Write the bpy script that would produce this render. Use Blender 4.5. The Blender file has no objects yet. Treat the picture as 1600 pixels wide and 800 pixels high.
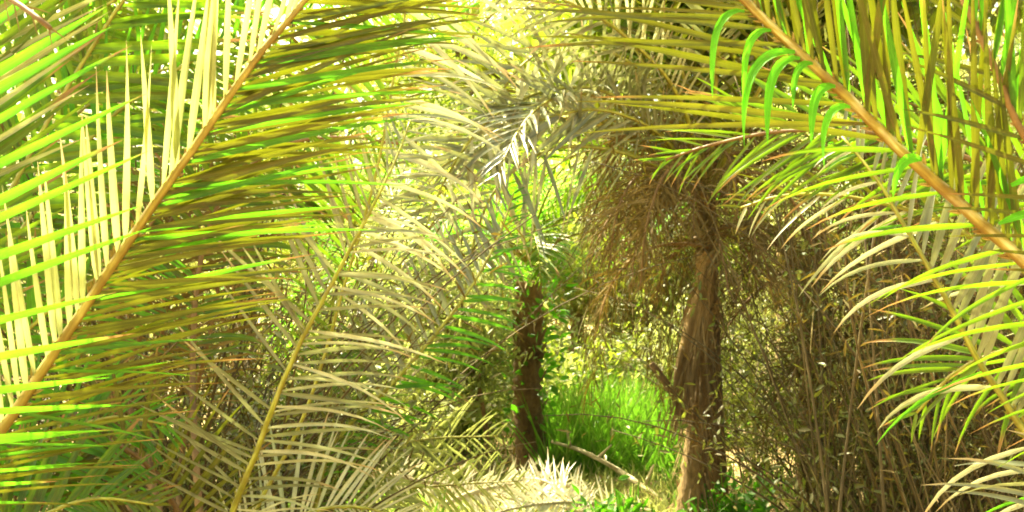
import bpy, math, random
import numpy as np
from mathutils import Vector

R = np.random.default_rng(7)
random.seed(7)
scene = bpy.context.scene
COL = scene.collection
rad = math.radians

# ------------------------------------------------------------------ camera frame
F = 1570.0
CAM = np.array([0.0, 0.0, 1.6])
PITCH = math.atan(90.0 / F)
RIGHT = np.array([1.0, 0, 0])
FWD = np.array([0, math.cos(PITCH), math.sin(PITCH)])
UPV = np.array([0, -math.sin(PITCH), math.cos(PITCH)])


def at(px, py, d):
    return CAM + d * (FWD + RIGHT * (px - 800) / F + UPV * (400 - py) / F)


def unit(v):
    v = np.asarray(v, float)
    return v / np.maximum(np.linalg.norm(v, axis=-1, keepdims=True), 1e-9)


# ------------------------------------------------------------------ materials
MATS = {}


def new_mat(name):
    m = bpy.data.materials.new(name)
    m.use_nodes = True
    nt = m.node_tree
    nt.nodes.clear()
    MATS[name] = m
    return m, nt


def N(nt, t, **kw):
    n = nt.nodes.new(t)
    for k, v in kw.items():
        setattr(n, k, v)
    return n


def ramp(nt, stops):
    r = N(nt, 'ShaderNodeValToRGB')
    el = r.color_ramp.elements
    while len(el) < len(stops):
        el.new(0.5)
    for e, (p, c) in zip(el, stops):
        e.position = p
        e.color = (*c, 1)
    return r


def mixc(nt, fac, a, b, mode='MIX'):
    n = N(nt, 'ShaderNodeMix', data_type='RGBA', blend_type=mode)
    for sock, v in ((n.inputs[0], fac), (n.inputs[6], a), (n.inputs[7], b)):
        if hasattr(v, 'is_output') or isinstance(v, bpy.types.NodeSocket):
            nt.links.new(v, sock)
        elif isinstance(v, (tuple, list)):
            sock.default_value = (*v, 1)
        else:
            sock.default_value = v
    return n.outputs[2]


def math_n(nt, op, a, b=None, clamp=False):
    n = N(nt, 'ShaderNodeMath', operation=op, use_clamp=clamp)
    for s, v in ((n.inputs[0], a), (n.inputs[1], b)):
        if v is None:
            continue
        if isinstance(v, bpy.types.NodeSocket):
            nt.links.new(v, s)
        else:
            s.default_value = v
    return n.outputs[0]


def leaf_mat(name, cols, tip=(0.30, 0.17, 0.06), trans=(0.22, 0.30, 0.02), tw=0.45, rough=0.42, tip_from=0.78, tipamt=1.0, spec=0.5):
    """foliage: colour varies leaf by leaf, parallel veins, dry tips, blotches; part of the light passes through"""
    m, nt = new_mat(name)
    geo = N(nt, 'ShaderNodeNewGeometry')
    uv = N(nt, 'ShaderNodeUVMap')
    sep = N(nt, 'ShaderNodeSeparateXYZ')
    nt.links.new(uv.outputs[0], sep.inputs[0])
    rp = ramp(nt, [(i / max(1, len(cols) - 1), c) for i, c in enumerate(cols)])
    nt.links.new(geo.outputs['Random Per Island'], rp.inputs[0])
    # blotches
    tc = N(nt, 'ShaderNodeTexCoord')
    ns = N(nt, 'ShaderNodeTexNoise')
    ns.inputs['Scale'].default_value = 9.0
    ns.inputs['Detail'].default_value = 4.0
    nt.links.new(tc.outputs['Object'], ns.inputs['Vector'])
    br = ramp(nt, [(0.3, (0.62, 0.62, 0.62)), (0.7, (1.3, 1.3, 1.3))])
    nt.links.new(ns.outputs[0], br.inputs[0])
    c = mixc(nt, 1.0, rp.outputs[0], br.outputs[0], 'MULTIPLY')
    # veins across the blade
    w = N(nt, 'ShaderNodeMath', operation='SINE')
    nt.links.new(math_n(nt, 'MULTIPLY', sep.outputs[1], 44.0), w.inputs[0])
    v = math_n(nt, 'MULTIPLY_ADD', w.outputs[0], 0.20)
    v.node.inputs[2].default_value = 0.93
    vc = N(nt, 'ShaderNodeCombineColor')
    for i in range(3):
        nt.links.new(v, vc.inputs[i])
    c = mixc(nt, 1.0, c, vc.outputs[0], 'MULTIPLY')
    mid = math_n(nt, 'ABSOLUTE', math_n(nt, 'SUBTRACT', sep.outputs[1], 0.5))
    mid = math_n(nt, 'SUBTRACT', 1.0, math_n(nt, 'MULTIPLY', mid, 14.0), clamp=True)
    c = mixc(nt, math_n(nt, 'MULTIPLY', mid, 0.55), c, tuple(min(.8, x * 1.7 + .05) for x in cols[0]))
    sp = N(nt, 'ShaderNodeTexNoise')
    sp.inputs['Scale'].default_value = 60.0
    sp.inputs['Detail'].default_value = 3.0
    nt.links.new(tc.outputs['Object'], sp.inputs['Vector'])
    sr = ramp(nt, [(0.60, (0, 0, 0)), (0.72, (1, 1, 1))])
    nt.links.new(sp.outputs[0], sr.inputs[0])
    c = mixc(nt, math_n(nt, 'MULTIPLY', sr.outputs[0], 0.55), c, tuple(.55 * x for x in tip))
    # dry tip, more on some leaves than others
    t = math_n(nt, 'SUBTRACT', sep.outputs[0], math_n(nt, 'MULTIPLY_ADD', geo.outputs['Random Per Island'], 0.35))
    t.node.inputs[1].links[0].from_node.inputs[2].default_value = tip_from - 0.12
    t = math_n(nt, 'MULTIPLY', t, 9.0 * tipamt, clamp=True)
    c2 = mixc(nt, t, c, tip)
    tr = mixc(nt, t, trans, tuple(0.6 * x for x in tip))
    tr = mixc(nt, 1.0, tr, br.outputs[0], 'MULTIPLY')
    tr = mixc(nt, 1.0, tr, vc.outputs[0], 'MULTIPLY')
    p = N(nt, 'ShaderNodeBsdfPrincipled')
    nt.links.new(c2, p.inputs['Base Color'])
    p.inputs['Roughness'].default_value = rough
    p.inputs['Specular IOR Level'].default_value = spec
    tl = N(nt, 'ShaderNodeBsdfTranslucent')
    nt.links.new(tr, tl.inputs[0])
    mx = N(nt, 'ShaderNodeMixShader')
    mx.inputs[0].default_value = tw
    nt.links.new(p.outputs[0], mx.inputs[1])
    nt.links.new(tl.outputs[0], mx.inputs[2])
    o = N(nt, 'ShaderNodeOutputMaterial')
    nt.links.new(mx.outputs[0], o.inputs[0])
    return m


def rough_mat(name, cols, scale=(6, 6, 6), rough=0.85, bump=0.4, detail=6, dist=0.02, big=1.2):
    """bark, stems, soil: stretched noise in colour and bump plus broad stains"""
    m, nt = new_mat(name)
    tc = N(nt, 'ShaderNodeTexCoord')
    mp = N(nt, 'ShaderNodeMapping')
    mp.inputs['Scale'].default_value = scale
    nt.links.new(tc.outputs['Object'], mp.inputs[0])
    ns = N(nt, 'ShaderNodeTexNoise')
    ns.inputs['Scale'].default_value = 1.0
    ns.inputs['Detail'].default_value = detail
    ns.inputs['Roughness'].default_value = 0.65
    nt.links.new(mp.outputs[0], ns.inputs['Vector'])
    rp = ramp(nt, [(0.28 + 0.44 * i / (len(cols) - 1), c) for i, c in enumerate(cols)])
    nt.links.new(ns.outputs[0], rp.inputs[0])
    n2 = N(nt, 'ShaderNodeTexNoise')
    n2.inputs['Scale'].default_value = big
    n2.inputs['Detail'].default_value = 3
    nt.links.new(tc.outputs['Object'], n2.inputs['Vector'])
    br = ramp(nt, [(0.35, (0.6, 0.6, 0.6)), (0.65, (1.25, 1.25, 1.25))])
    nt.links.new(n2.outputs[0], br.inputs[0])
    c = mixc(nt, 1.0, rp.outputs[0], br.outputs[0], 'MULTIPLY')
    p = N(nt, 'ShaderNodeBsdfPrincipled')
    nt.links.new(c, p.inputs['Base Color'])
    p.inputs['Roughness'].default_value = rough
    b = N(nt, 'ShaderNodeBump')
    b.inputs['Strength'].default_value = bump
    b.inputs['Distance'].default_value = dist
    nt.links.new(ns.outputs[0], b.inputs['Height'])
    nt.links.new(b.outputs[0], p.inputs['Normal'])
    o = N(nt, 'ShaderNodeOutputMaterial')
    nt.links.new(p.outputs[0], o.inputs[0])
    return m


def rachis_mat(name, cols, edge, rough=0.42):
    """midrib: long streaks, blotches and a darker groove down the upper face"""
    m, nt = new_mat(name)
    uv = N(nt, 'ShaderNodeUVMap')
    tc = N(nt, 'ShaderNodeTexCoord')
    mp = N(nt, 'ShaderNodeMapping')
    mp.inputs['Scale'].default_value = (26, 5, 1)
    nt.links.new(uv.outputs[0], mp.inputs[0])
    ns = N(nt, 'ShaderNodeTexNoise')
    ns.inputs['Scale'].default_value = 1.0
    ns.inputs['Detail'].default_value = 6
    nt.links.new(mp.outputs[0], ns.inputs['Vector'])
    rp = ramp(nt, [(0.3 + 0.4 * i / (len(cols) - 1), c) for i, c in enumerate(cols)])
    nt.links.new(ns.outputs[0], rp.inputs[0])
    n2 = N(nt, 'ShaderNodeTexNoise')
    n2.inputs['Scale'].default_value = 16
    n2.inputs['Detail'].default_value = 5
    nt.links.new(tc.outputs['Object'], n2.inputs['Vector'])
    b2 = ramp(nt, [(0.42, (0, 0, 0)), (0.62, (1, 1, 1))])
    nt.links.new(n2.outputs[0], b2.inputs[0])
    sep = N(nt, 'ShaderNodeSeparateXYZ')
    nt.links.new(uv.outputs[0], sep.inputs[0])
    g = N(nt, 'ShaderNodeMath', operation='COSINE')
    nt.links.new(math_n(nt, 'MULTIPLY', sep.outputs[1], 12.566), g.inputs[0])
    gg = math_n(nt, 'MULTIPLY', math_n(nt, 'ADD', g.outputs[0], 0.35), 0.75, clamp=True)
    c = mixc(nt, math_n(nt, 'MULTIPLY', b2.outputs[0], 0.6), rp.outputs[0], edge)
    c = mixc(nt, math_n(nt, 'MULTIPLY', gg, 0.7), c, edge)
    p = N(nt, 'ShaderNodeBsdfPrincipled')
    nt.links.new(c, p.inputs['Base Color'])
    p.inputs['Roughness'].default_value = rough
    b = N(nt, 'ShaderNodeBump')
    b.inputs['Strength'].default_value = 0.3
    b.inputs['Distance'].default_value = 0.004
    nt.links.new(ns.outputs[0], b.inputs['Height'])
    nt.links.new(b.outputs[0], p.inputs['Normal'])
    o = N(nt, 'ShaderNodeOutputMaterial')
    nt.links.new(p.outputs[0], o.inputs[0])


TIP = (0.36, 0.21, 0.07)
leaf_mat('leaf_near', [(0.08, 0.13, 0.008), (0.05, 0.14, 0.008), (0.12, 0.14, 0.012), (0.10, 0.11, 0.01)], TIP, (0.17, 0.34, 0.006), 0.45)
leaf_mat('leaf_bright', [(0.05, 0.17, 0.008), (0.08, 0.19, 0.010), (0.04, 0.14, 0.008)], TIP, (0.13, 0.45, 0.010), 0.5, tip_from=0.86)
leaf_mat('leaf_olive', [(0.095, 0.105, 0.008), (0.12, 0.11, 0.01), (0.07, 0.11, 0.008), (0.14, 0.11, 0.012)], TIP, (0.12, 0.14, 0.004), 0.40, tip_from=0.85)
leaf_mat('leaf_pale', [(0.34, 0.36, 0.16), (0.46, 0.46, 0.26), (0.22, 0.29, 0.08), (0.40, 0.36, 0.18)], (0.5, 0.4, 0.2), (0.40, 0.44, 0.14), 0.42, rough=0.35)  # pale base colour stands in for direct sun on these leaflets
leaf_mat('leaf_grey', [(0.18, 0.20, 0.12), (0.24, 0.25, 0.17), (0.13, 0.165, 0.08)], (0.42, 0.34, 0.18), (0.22, 0.25, 0.07), 0.3, rough=0.33, spec=0.8)  # grey base colour carries the sky's sheen on the leaflets
leaf_mat('leaf_cream', [(0.42, 0.43, 0.25), (0.54, 0.53, 0.36), (0.22, 0.28, 0.10)], (0.5, 0.38, 0.18), (0.46, 0.48, 0.24), 0.35, rough=0.35)  # cream base colour paints sunlit highlights onto the arching leaflets
leaf_mat('leaf_dead', [(0.16, 0.11, 0.032), (0.23, 0.165, 0.055), (0.10, 0.07, 0.02), (0.34, 0.26, 0.12)], (0.24, 0.17, 0.06), (0.22, 0.15, 0.02), 0.25, rough=0.75, spec=0.2)
leaf_mat('leaf_broad', [(0.06, 0.14, 0.01), (0.12, 0.18, 0.015), (0.05, 0.11, 0.01), (0.2, 0.22, 0.04)], (0.2, 0.16, 0.03), (0.34, 0.46, 0.03), 0.5, tip_from=1.2)
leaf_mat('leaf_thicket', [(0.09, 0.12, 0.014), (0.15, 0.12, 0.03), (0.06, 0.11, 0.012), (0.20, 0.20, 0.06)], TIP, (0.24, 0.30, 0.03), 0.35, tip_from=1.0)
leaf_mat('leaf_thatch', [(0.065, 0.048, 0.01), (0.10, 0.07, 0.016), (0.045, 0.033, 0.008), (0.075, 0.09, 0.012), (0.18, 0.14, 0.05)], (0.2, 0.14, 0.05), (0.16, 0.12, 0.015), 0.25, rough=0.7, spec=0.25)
leaf_mat('leaf_dry_sunlit', [(0.66, 0.65, 0.50), (0.74, 0.73, 0.60), (0.50, 0.50, 0.30)], (0.6, 0.5, 0.3), (0.6, 0.58, 0.35), 0.3, rough=0.5)  # dry fronds near white, full sunlight put into the tone
leaf_mat('leaf_backlit', [(0.14, 0.46, 0.015), (0.11, 0.40, 0.015)], TIP, (0.20, 0.80, 0.02), 0.5, tip_from=1.0, rough=0.5, spec=0.3)  # lighter green paints a backlit glow into shaded leaflets
leaf_mat('leaf_sunny', [(0.18, 0.23, 0.06), (0.10, 0.17, 0.02), (0.32, 0.32, 0.16), (0.06, 0.12, 0.015)], (0.4, 0.3, 0.1), (0.48, 0.54, 0.14), 0.5, tip_from=1.1)
leaf_mat('grass_blade', [(0.05, 0.15, 0.012), (0.10, 0.20, 0.015), (0.06, 0.12, 0.012), (0.18, 0.23, 0.04), (0.36, 0.32, 0.14)], (0.3, 0.3, 0.08), (0.16, 0.40, 0.02), 0.5, tip_from=0.9)
leaf_mat('litter', [(0.28, 0.19, 0.08), (0.42, 0.32, 0.16), (0.18, 0.11, 0.04), (0.52, 0.44, 0.26)], TIP, (0.3, 0.2, 0.06), 0.2, rough=0.8, spec=0.2)
rachis_mat('rachis_orange', [(0.24, 0.15, 0.012), (0.40, 0.32, 0.05), (0.80, 0.74, 0.42)], (0.15, 0.065, 0.004))  # cream and dark blotches paint sun dapple into the midrib
rachis_mat('rachis_tan', [(0.19, 0.13, 0.015), (0.31, 0.24, 0.03), (0.5, 0.43, 0.12)], (0.15, 0.085, 0.008))
rachis_mat('rachis_olive', [(0.17, 0.18, 0.012), (0.31, 0.33, 0.025), (0.48, 0.48, 0.12)], (0.16, 0.12, 0.012))
rough_mat('rachis_brown', [(0.12, 0.06, 0.02), (0.20, 0.11, 0.03), (0.30, 0.18, 0.06)], (24, 24, 24), 0.6, 0.2, dist=0.004)
rough_mat('bark_palm', [(0.13, 0.08, 0.03), (0.27, 0.18, 0.07), (0.42, 0.30, 0.14)], (26, 26, 4.5), 0.9, 0.9, dist=0.03)
rough_mat('bark_dark', [(0.09, 0.05, 0.02), (0.18, 0.11, 0.045), (0.28, 0.18, 0.08)], (22, 22, 5), 0.9, 0.9, dist=0.03)
rough_mat('stem_brown', [(0.045, 0.03, 0.009), (0.085, 0.06, 0.018), (0.15, 0.115, 0.04)], (14, 14, 5), 0.8, 0.4, dist=0.01)
rough_mat('soil', [(0.10, 0.07, 0.03), (0.22, 0.15, 0.06), (0.36, 0.27, 0.13), (0.16, 0.16, 0.03)], (7, 7, 7), 0.95, 0.8, dist=0.05, big=0.5)
rough_mat('dry_wood', [(0.30, 0.24, 0.13), (0.48, 0.41, 0.25), (0.62, 0.55, 0.36)], (18, 18, 18), 0.8, 0.6, dist=0.01)


# ------------------------------------------------------------------ mesh accumulation
class MB:
    def __init__(s):
        s.v, s.q, s.u, s.m, s.n, s.mats = [], [], [], [], 0, []

    def slot(s, mat):
        if mat not in s.mats:
            s.mats.append(mat)
        return s.mats.index(mat)

    def add(s, v, q, uv, mat):
        """v (n,3), q (k,4), uv (n,2)"""
        s.v.append(v)
        s.q.append(q + s.n)
        s.u.append(uv)
        s.m.append(np.full(len(q), s.slot(mat), np.int32))
        s.n += len(v)

    def tube(s, pts, r, mat, k=6, flat=1.0, hint=(0, 0, 1)):
        pts = np.asarray(pts, float)
        n = len(pts)
        r = np.broadcast_to(np.asarray(r, float), (n,))
        T = unit(np.gradient(pts, axis=0))
        a = unit(np.cross(T, np.broadcast_to(np.asarray(hint, float), T.shape)) + 1e-6)
        b = np.cross(a, T)
        th = np.arange(k) / k * 2 * math.pi
        ring = pts[:, None] + r[:, None, None] * (np.cos(th)[None, :, None] * a[:, None] + flat * np.sin(th)[None, :, None] * b[:, None])
        v = ring.reshape(-1, 3)
        i = np.arange(n - 1)[:, None] * k
        j = np.arange(k)[None]
        j2 = (j + 1) % k
        q = np.stack([i + j, i + j2, i + k + j2, i + k + j], -1).reshape(-1, 4)
        uv = np.stack([np.repeat(np.linspace(0, 1, n), k), np.tile(np.arange(k) / k, n)], -1)
        # end caps as fans of quads
        c0, c1 = len(v), len(v) + 1
        v = np.vstack([v, pts[:1], pts[-1:]])
        uv = np.vstack([uv, [[0, 0], [1, 0]]])
        caps = []
        for t in range(0, k, 2):
            caps.append([c0, (t + 2) % k, (t + 1) % k, t])
            o = (n - 1) * k
            caps.append([c1, o + t, o + (t + 1) % k, o + (t + 2) % k])
        s.add(v, np.vstack([q, np.array(caps)]), uv, mat)

    def leaves(s, base, d0, nrm, L, W, mat, droop=0.3, seg=6, fold=0.25, twist=0.0, curl=None, pw=1.0, split=0.0, wstart=0.35):
        base = np.asarray(base, float)
        n = len(base)
        if n == 0:
            return
        d = unit(np.broadcast_to(d0, (n, 3)).copy())
        L = np.broadcast_to(L, (n,)).astype(float)
        W = np.broadcast_to(W, (n,)).astype(float)
        droop = np.broadcast_to(droop, (n,)).astype(float)
        twist = np.broadcast_to(twist, (n,)).astype(float)
        nr = np.broadcast_to(nrm, (n, 3)).astype(float)
        side = unit(np.cross(d, nr))
        p = base.copy()
        V = np.zeros((n, seg + 1, 3, 3))
        for i in range(seg + 1):
            t = i / seg
            side = unit(side - d * np.sum(side * d, 1, keepdims=True))
            nn = np.cross(side, d)
            th = (twist * t)[:, None]
            sd = side * np.cos(th) + nn * np.sin(th)
            nd = np.cross(sd, d)
            w = W * min(1.0, wstart + (1 - wstart) * t / 0.18) * (1 - t ** 2.4) ** 0.85
            w = np.maximum(w, W * 0.03)[:, None]
            V[:, i, 0] = p - sd * w * 0.5 + nd * w * fold
            V[:, i, 1] = p
            V[:, i, 2] = p + sd * w * 0.5 + nd * w * fold
            p = p + d * (L / seg)[:, None]
            g = np.zeros((n, 3))
            g[:, 2] = -droop * ((t + 0.5 / seg) ** pw) * 2.0 / seg
            if curl is not None:
                g = g + curl * (1.0 / seg)
            d = unit(d + g)
        v = V.reshape(-1, 3)
        m = (seg + 1) * 3
        i = np.arange(seg)[:, None]
        tmpl = np.stack([np.concatenate([i * 3, i * 3 + 1, i * 3 + 4, i * 3 + 3], 1), np.concatenate([i * 3 + 1, i * 3 + 2, i * 3 + 5, i * 3 + 4], 1)], 1).reshape(-1, 4)
        q = (np.arange(n)[:, None, None] * m + tmpl[None]).reshape(-1, 4)
        u1 = np.stack([np.repeat(np.linspace(0, 1, seg + 1), 3), np.tile([0, 0.5, 1.0], seg + 1)], -1)
        s.add(v, q, np.tile(u1, (n, 1)), mat)

    def mesh(s, name):
        v = np.vstack(s.v).astype(np.float32)
        q = np.vstack(s.q).astype(np.int32)
        u = np.vstack(s.u).astype(np.float32)
        me = bpy.data.meshes.new(name)
        me.vertices.add(len(v))
        me.vertices.foreach_set('co', v.ravel())
        me.loops.add(q.size)
        me.loops.foreach_set('vertex_index', q.ravel())
        me.polygons.add(len(q))
        me.polygons.foreach_set('loop_start', np.arange(0, q.size, 4, dtype=np.int32))
        me.polygons.foreach_set('loop_total', np.full(len(q), 4, np.int32))
        for mt in s.mats:
            me.materials.append(MATS[mt])
        me.polygons.foreach_set('material_index', np.concatenate(s.m))
        me.polygons.foreach_set('use_smooth', np.ones(len(q), bool))
        uvl = me.uv_layers.new(name='UVMap')
        uvl.data.foreach_set('uv', u[q.ravel()].ravel())
        me.update(calc_edges=True)
        me.validate()
        return me

    def build(s, name, parent=None):
        if not s.n:
            return None
        if parent is not None:
            off = np.array(parent_world(parent))
            s.v = [a - off for a in s.v]
        o = bpy.data.objects.new(name, s.mesh(name))
        COL.objects.link(o)
        o.parent = parent
        return o


def parent_world(o):
    v = Vector((0, 0, 0))
    while o is not None:
        v += o.location
        o = o.parent
    return v


def tag(o, label=None, cat=None, group=None, kind=None):
    for k, v in (('label', label), ('category', cat), ('group', group), ('kind', kind)):
        if v:
            o[k] = v
    return o


def empty(name, loc, label, cat, group=None):
    o = bpy.data.objects.new(name, None)
    o.empty_display_size = 0.2
    COL.objects.link(o)
    o.location = Vector([float(x) for x in loc])
    return tag(o, label, cat, group)


def copy_tree(o, parent=None):
    c = o.copy()
    COL.objects.link(c)
    if parent is not None:
        c.parent = parent
    for ch in list(o.children):
        copy_tree(ch, c)
    return c


def smooth_path(pts, n=40):
    """Catmull-Rom through the points"""
    P = np.asarray(pts, float)
    P = np.vstack([2 * P[0] - P[1], P, 2 * P[-1] - P[-2]])
    out = []
    k = len(P) - 3
    for t in np.linspace(0, k - 1e-6, n):
        i = int(t)
        f = t - i
        a, b, c, d = P[i:i + 4]
        out.append(0.5 * ((2 * b) + (c - a) * f + (2 * a - 5 * b + 4 * c - d) * f * f + (3 * b - a - 3 * c + d) * f ** 3))
    return np.array(out)


def resample(P, n):
    s = np.concatenate([[0], np.cumsum(np.linalg.norm(np.diff(P, axis=0), axis=1))])
    t = np.linspace(0, s[-1], n)
    return np.stack([np.interp(t, s, P[:, i]) for i in range(3)], -1), s[-1]


def row(P, hint, side, n, L, W, ang=(60, 30), lift=0, droop=0.3, s0=0.1, s1=1.0, seg=7, mat='leaf_near', mb=None, jit=0.08,
        prof=None, twist=0.25, fold=0.22, gap=0.04, tocam=False, pw=1.0, curl=None):
    """one row of leaflets along the rachis P; hint is the frond's upper face"""
    P = np.asarray(P)
    mb = mb or MB()
    S = np.linspace(0, 1, len(P))
    u = np.linspace(s0, s1, n) + R.normal(0, 0.25 / n, n) * (s1 - s0)
    u = np.clip(u, 0, 0.999)
    u = u[R.random(n) > gap]
    n = len(u)
    T = unit(np.gradient(P, axis=0))
    base = np.stack([np.interp(u, S, P[:, i]) for i in range(3)], -1)
    t = unit(np.stack([np.interp(u, S, T[:, i]) for i in range(3)], -1))
    if tocam:
        h = unit(CAM - base)
    else:
        h = np.broadcast_to(np.asarray(hint, float), t.shape)
    b = unit(np.cross(t, h))
    nn = np.cross(b, t)
    x = (u - s0) / max(1e-6, s1 - s0)
    a = np.radians(ang[0] + (ang[1] - ang[0]) * x + R.normal(0, 55 * jit, n))
    lf = np.radians(lift + R.normal(0, 90 * jit, n))
    out = side * b * np.cos(lf)[:, None] + nn * np.sin(lf)[:, None]
    d = t * np.cos(a)[:, None] + out * np.sin(a)[:, None]
    d = d + R.normal(0, jit * 0.5, (n, 3))
    nl = nn * np.cos(lf)[:, None] - side * b * np.sin(lf)[:, None]
    pr = prof(x) if prof else np.clip(0.55 + 1.5 * x, 0, 1) * np.clip((1.12 - x) / 0.5, 0.25, 1)
    ll = L * pr * R.uniform(0.88, 1.1, n)
    mb.leaves(base, d, nl, ll, W * R.uniform(0.8, 1.15, n) * np.clip(pr, 0.55, 1), mat, droop * R.uniform(0.6, 1.4, n), seg, fold,
              R.normal(0, twist, n), pw=pw, curl=curl)
    return mb


def frond(parent, px, hint, rr, rachis, rows, tocam=True, n=60, name='frond', flat=0.75, label=None):
    """a frond part: the mesh of its rachis, with one leaflet_row child per side"""
    P, _ = resample(smooth_path(px, 80), n)
    P = P + np.cumsum(R.normal(0, 0.0006, P.shape), 0)
    mb = MB()
    mb.tube(P, np.linspace(rr[0], rr[1], n), rachis, 8, flat, hint)
    # swollen leaflet feet along both edges of the midrib
    nf = 110
    u = np.sort(R.random(nf))
    S = np.linspace(0, 1, n)
    T = unit(np.gradient(P, axis=0))
    bp = np.stack([np.interp(u, S, P[:, i]) for i in range(3)], -1)
    tt = unit(np.stack([np.interp(u, S, T[:, i]) for i in range(3)], -1))
    h = unit(CAM - bp) if tocam else np.broadcast_to(np.asarray(hint, float), tt.shape)
    sg = R.choice([-1, 1], nf)[:, None]
    bb = unit(np.cross(tt, h)) * sg
    rw = np.interp(u, [0, 1], rr)
    mb.leaves(bp + bb * rw[:, None] * .7, unit(tt * .8 + bb * .6), h, rw * R.uniform(1.2, 2.2, nf), rw * .7, rachis, 0, 4, -.35, 0.2, wstart=1.0)
    o = mb.build(name, parent)
    if label:
        o['label'] = label
    for r in rows:
        kw = dict(r)
        lab = kw.pop('label', None)
        m = row(P, hint, tocam=tocam, **kw)
        c = m.build('leaflet_row', o)
        if lab and c:
            c['label'] = lab
    return o


def px(*a, d=None):
    return [at(x, y, dd if dd is not None else d) for x, y, *z in a for dd in [z[0] if z else None]]


def palm_trunk(base, top, r0, r1, mat='bark_palm', rings=26, k=14, boots=True, seed=0, name='trunk', parent=None, fibre=0, bend=0.0):
    rg = np.random.default_rng(seed)
    base, top = np.asarray(base, float), np.asarray(top, float)
    t = np.linspace(0, 1, rings * 2)
    P = base + (top - base) * t[:, None]
    P[:, 0] += 0.03 * np.sin(t * 5 + seed) + bend * np.sin(t * math.pi)
    r = r0 + (r1 - r0) * t + 0.35 * r0 * np.exp(-t * 9)
    r = r * (1 + 0.07 * ((np.arange(len(t)) % 2) * 2 - 1)) * (1 + rg.normal(0, 0.03, len(t)))
    mb = MB()
    mb.tube(P, r, mat, k)
    if boots:   # old leaf bases, wedge after wedge up the trunk
        h = np.linalg.norm(top - base)
        nb = int(h / 0.045)
        u = np.sort(rg.random(nb))
        az = np.arange(nb) * 2.39996 + rg.normal(0, 0.2, nb)
        bp = base + (top - base) * u[:, None]
        out = np.stack([np.cos(az), np.sin(az), np.zeros(nb)], -1)
        rr = r0 + (r1 - r0) * u
        d = unit(out * 0.45 + np.array([0, 0, 1.0]))
        mb.leaves(bp + out * rr[:, None] * 0.9, d, out, rg.uniform(0.10, 0.22, nb), rr * 0.9, mat, -0.0, 3, -0.18, 0.1)
    if fibre:   # hanging fibres and shreds
        nb = fibre
        u = rg.random(nb)
        az = rg.random(nb) * 6.28
        out = np.stack([np.cos(az), np.sin(az), np.zeros(nb)], -1)
        bp = base + (top - base) * u[:, None] + out * (r0 + (r1 - r0) * u)[:, None] * 1.0
        d = unit(out * 0.25 + np.array([0, 0, -1.0]) + rg.normal(0, 0.12, (nb, 3)))
        mb.leaves(bp, d, out, rg.uniform(0.12, 0.45, nb), rg.uniform(0.004, 0.018, nb), mat, 0.1, 4, 0.1, 0.4)
    return mb.build(name, parent)


def arc_path(base, az, elev, L, droop, n=18, side=0.0):
    d = np.array([math.cos(elev) * math.cos(az), math.cos(elev) * math.sin(az), math.sin(elev)])
    lat = np.array([-math.sin(az), math.cos(az), 0])
    p = np.array(base, float)
    out = [p.copy()]
    for i in range(n - 1):
        t = i / (n - 1)
        d = unit(d + np.array([0, 0, -1]) * droop * (0.3 + 1.4 * t) / n * 2 + lat * side / n)
        p = p + d * L / (n - 1)
        out.append(p.copy())
    return np.array(out)


def gen_frond(parent, base, az, elev, L, droop, leafL, mat, nl=34, seg=4, W=0.035, rr=(0.016, 0.004), rmat='rachis_olive', dr=0.5, lift=18,
              single=True, ldroop=None, jit=0.1, s0=0.16, name='frond'):
    P = arc_path(base, az, elev, L, droop, 18, R.normal(0, 0.3))
    mb = MB()
    mb.tube(P, np.linspace(rr[0], rr[1], len(P)), rmat, 5)
    for sd in (1, -1):
        row(P, (0, 0, 1) if elev < 1.3 else (math.cos(az), math.sin(az), 0.2), sd, nl, leafL, W, (65, 30), lift, dr if ldroop is None else ldroop, s0, 1.0, seg, mat, mb, jit, twist=0.4, gap=0.07)
    return mb.build(name, parent)


# ------------------------------------------------------------------ setting: ground and sky
R = np.random.default_rng(101)
def ground():
    n = 140
    # denser near the camera, reaching far out
    g = np.linspace(-1, 1, n)
    x = np.sign(g) * (np.abs(g) ** 2.6) * 400
    X, Y = np.meshgrid(x, x + 8, indexing='ij')
    r = np.hypot(X, Y - 8)
    Z = 0.05 * np.sin(X * 1.3 + 0.4) * np.cos(Y * 0.9) + 0.03 * np.sin(X * 3.1) * np.sin(Y * 2.7)
    Z = Z * np.exp(-r / 60)
    v = np.stack([X, Y, Z], -1).reshape(-1, 3)
    i = np.arange(n - 1)[:, None] * n + np.arange(n - 1)[None]
    q = np.stack([i, i + n, i + n + 1, i + 1], -1).reshape(-1, 4)
    mb = MB()
    mb.add(v, q, np.zeros((len(v), 2)), 'soil')
    return tag(mb.build('ground'), 'brown soil floor of the palm grove strewn with dry leaves', 'ground', kind='structure')


ground()


def scatter_litter():
    n = 9000
    y = 3.0 + 22 * R.random(n) ** 1.3
    x = R.uniform(-1, 1, n) * (1.5 + y * 0.6)
    base = np.stack([x, y, R.uniform(0.01, 0.09, n)], -1)
    az = R.random(n) * 6.28
    d = np.stack([np.cos(az), np.sin(az), R.normal(0.08, 0.15, n)], -1)
    mb = MB()
    mb.leaves(base, d, (0, 0, 1), R.uniform(0.12, 0.45, n), R.uniform(0.015, 0.05, n), 'litter', 0.15, 3, 0.2, R.normal(0, 0.6, n))
    return tag(mb.build('leaf_litter'), 'dry tan leaves lying all over the grove floor', 'leaf litter', kind='stuff')


scatter_litter()


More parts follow.
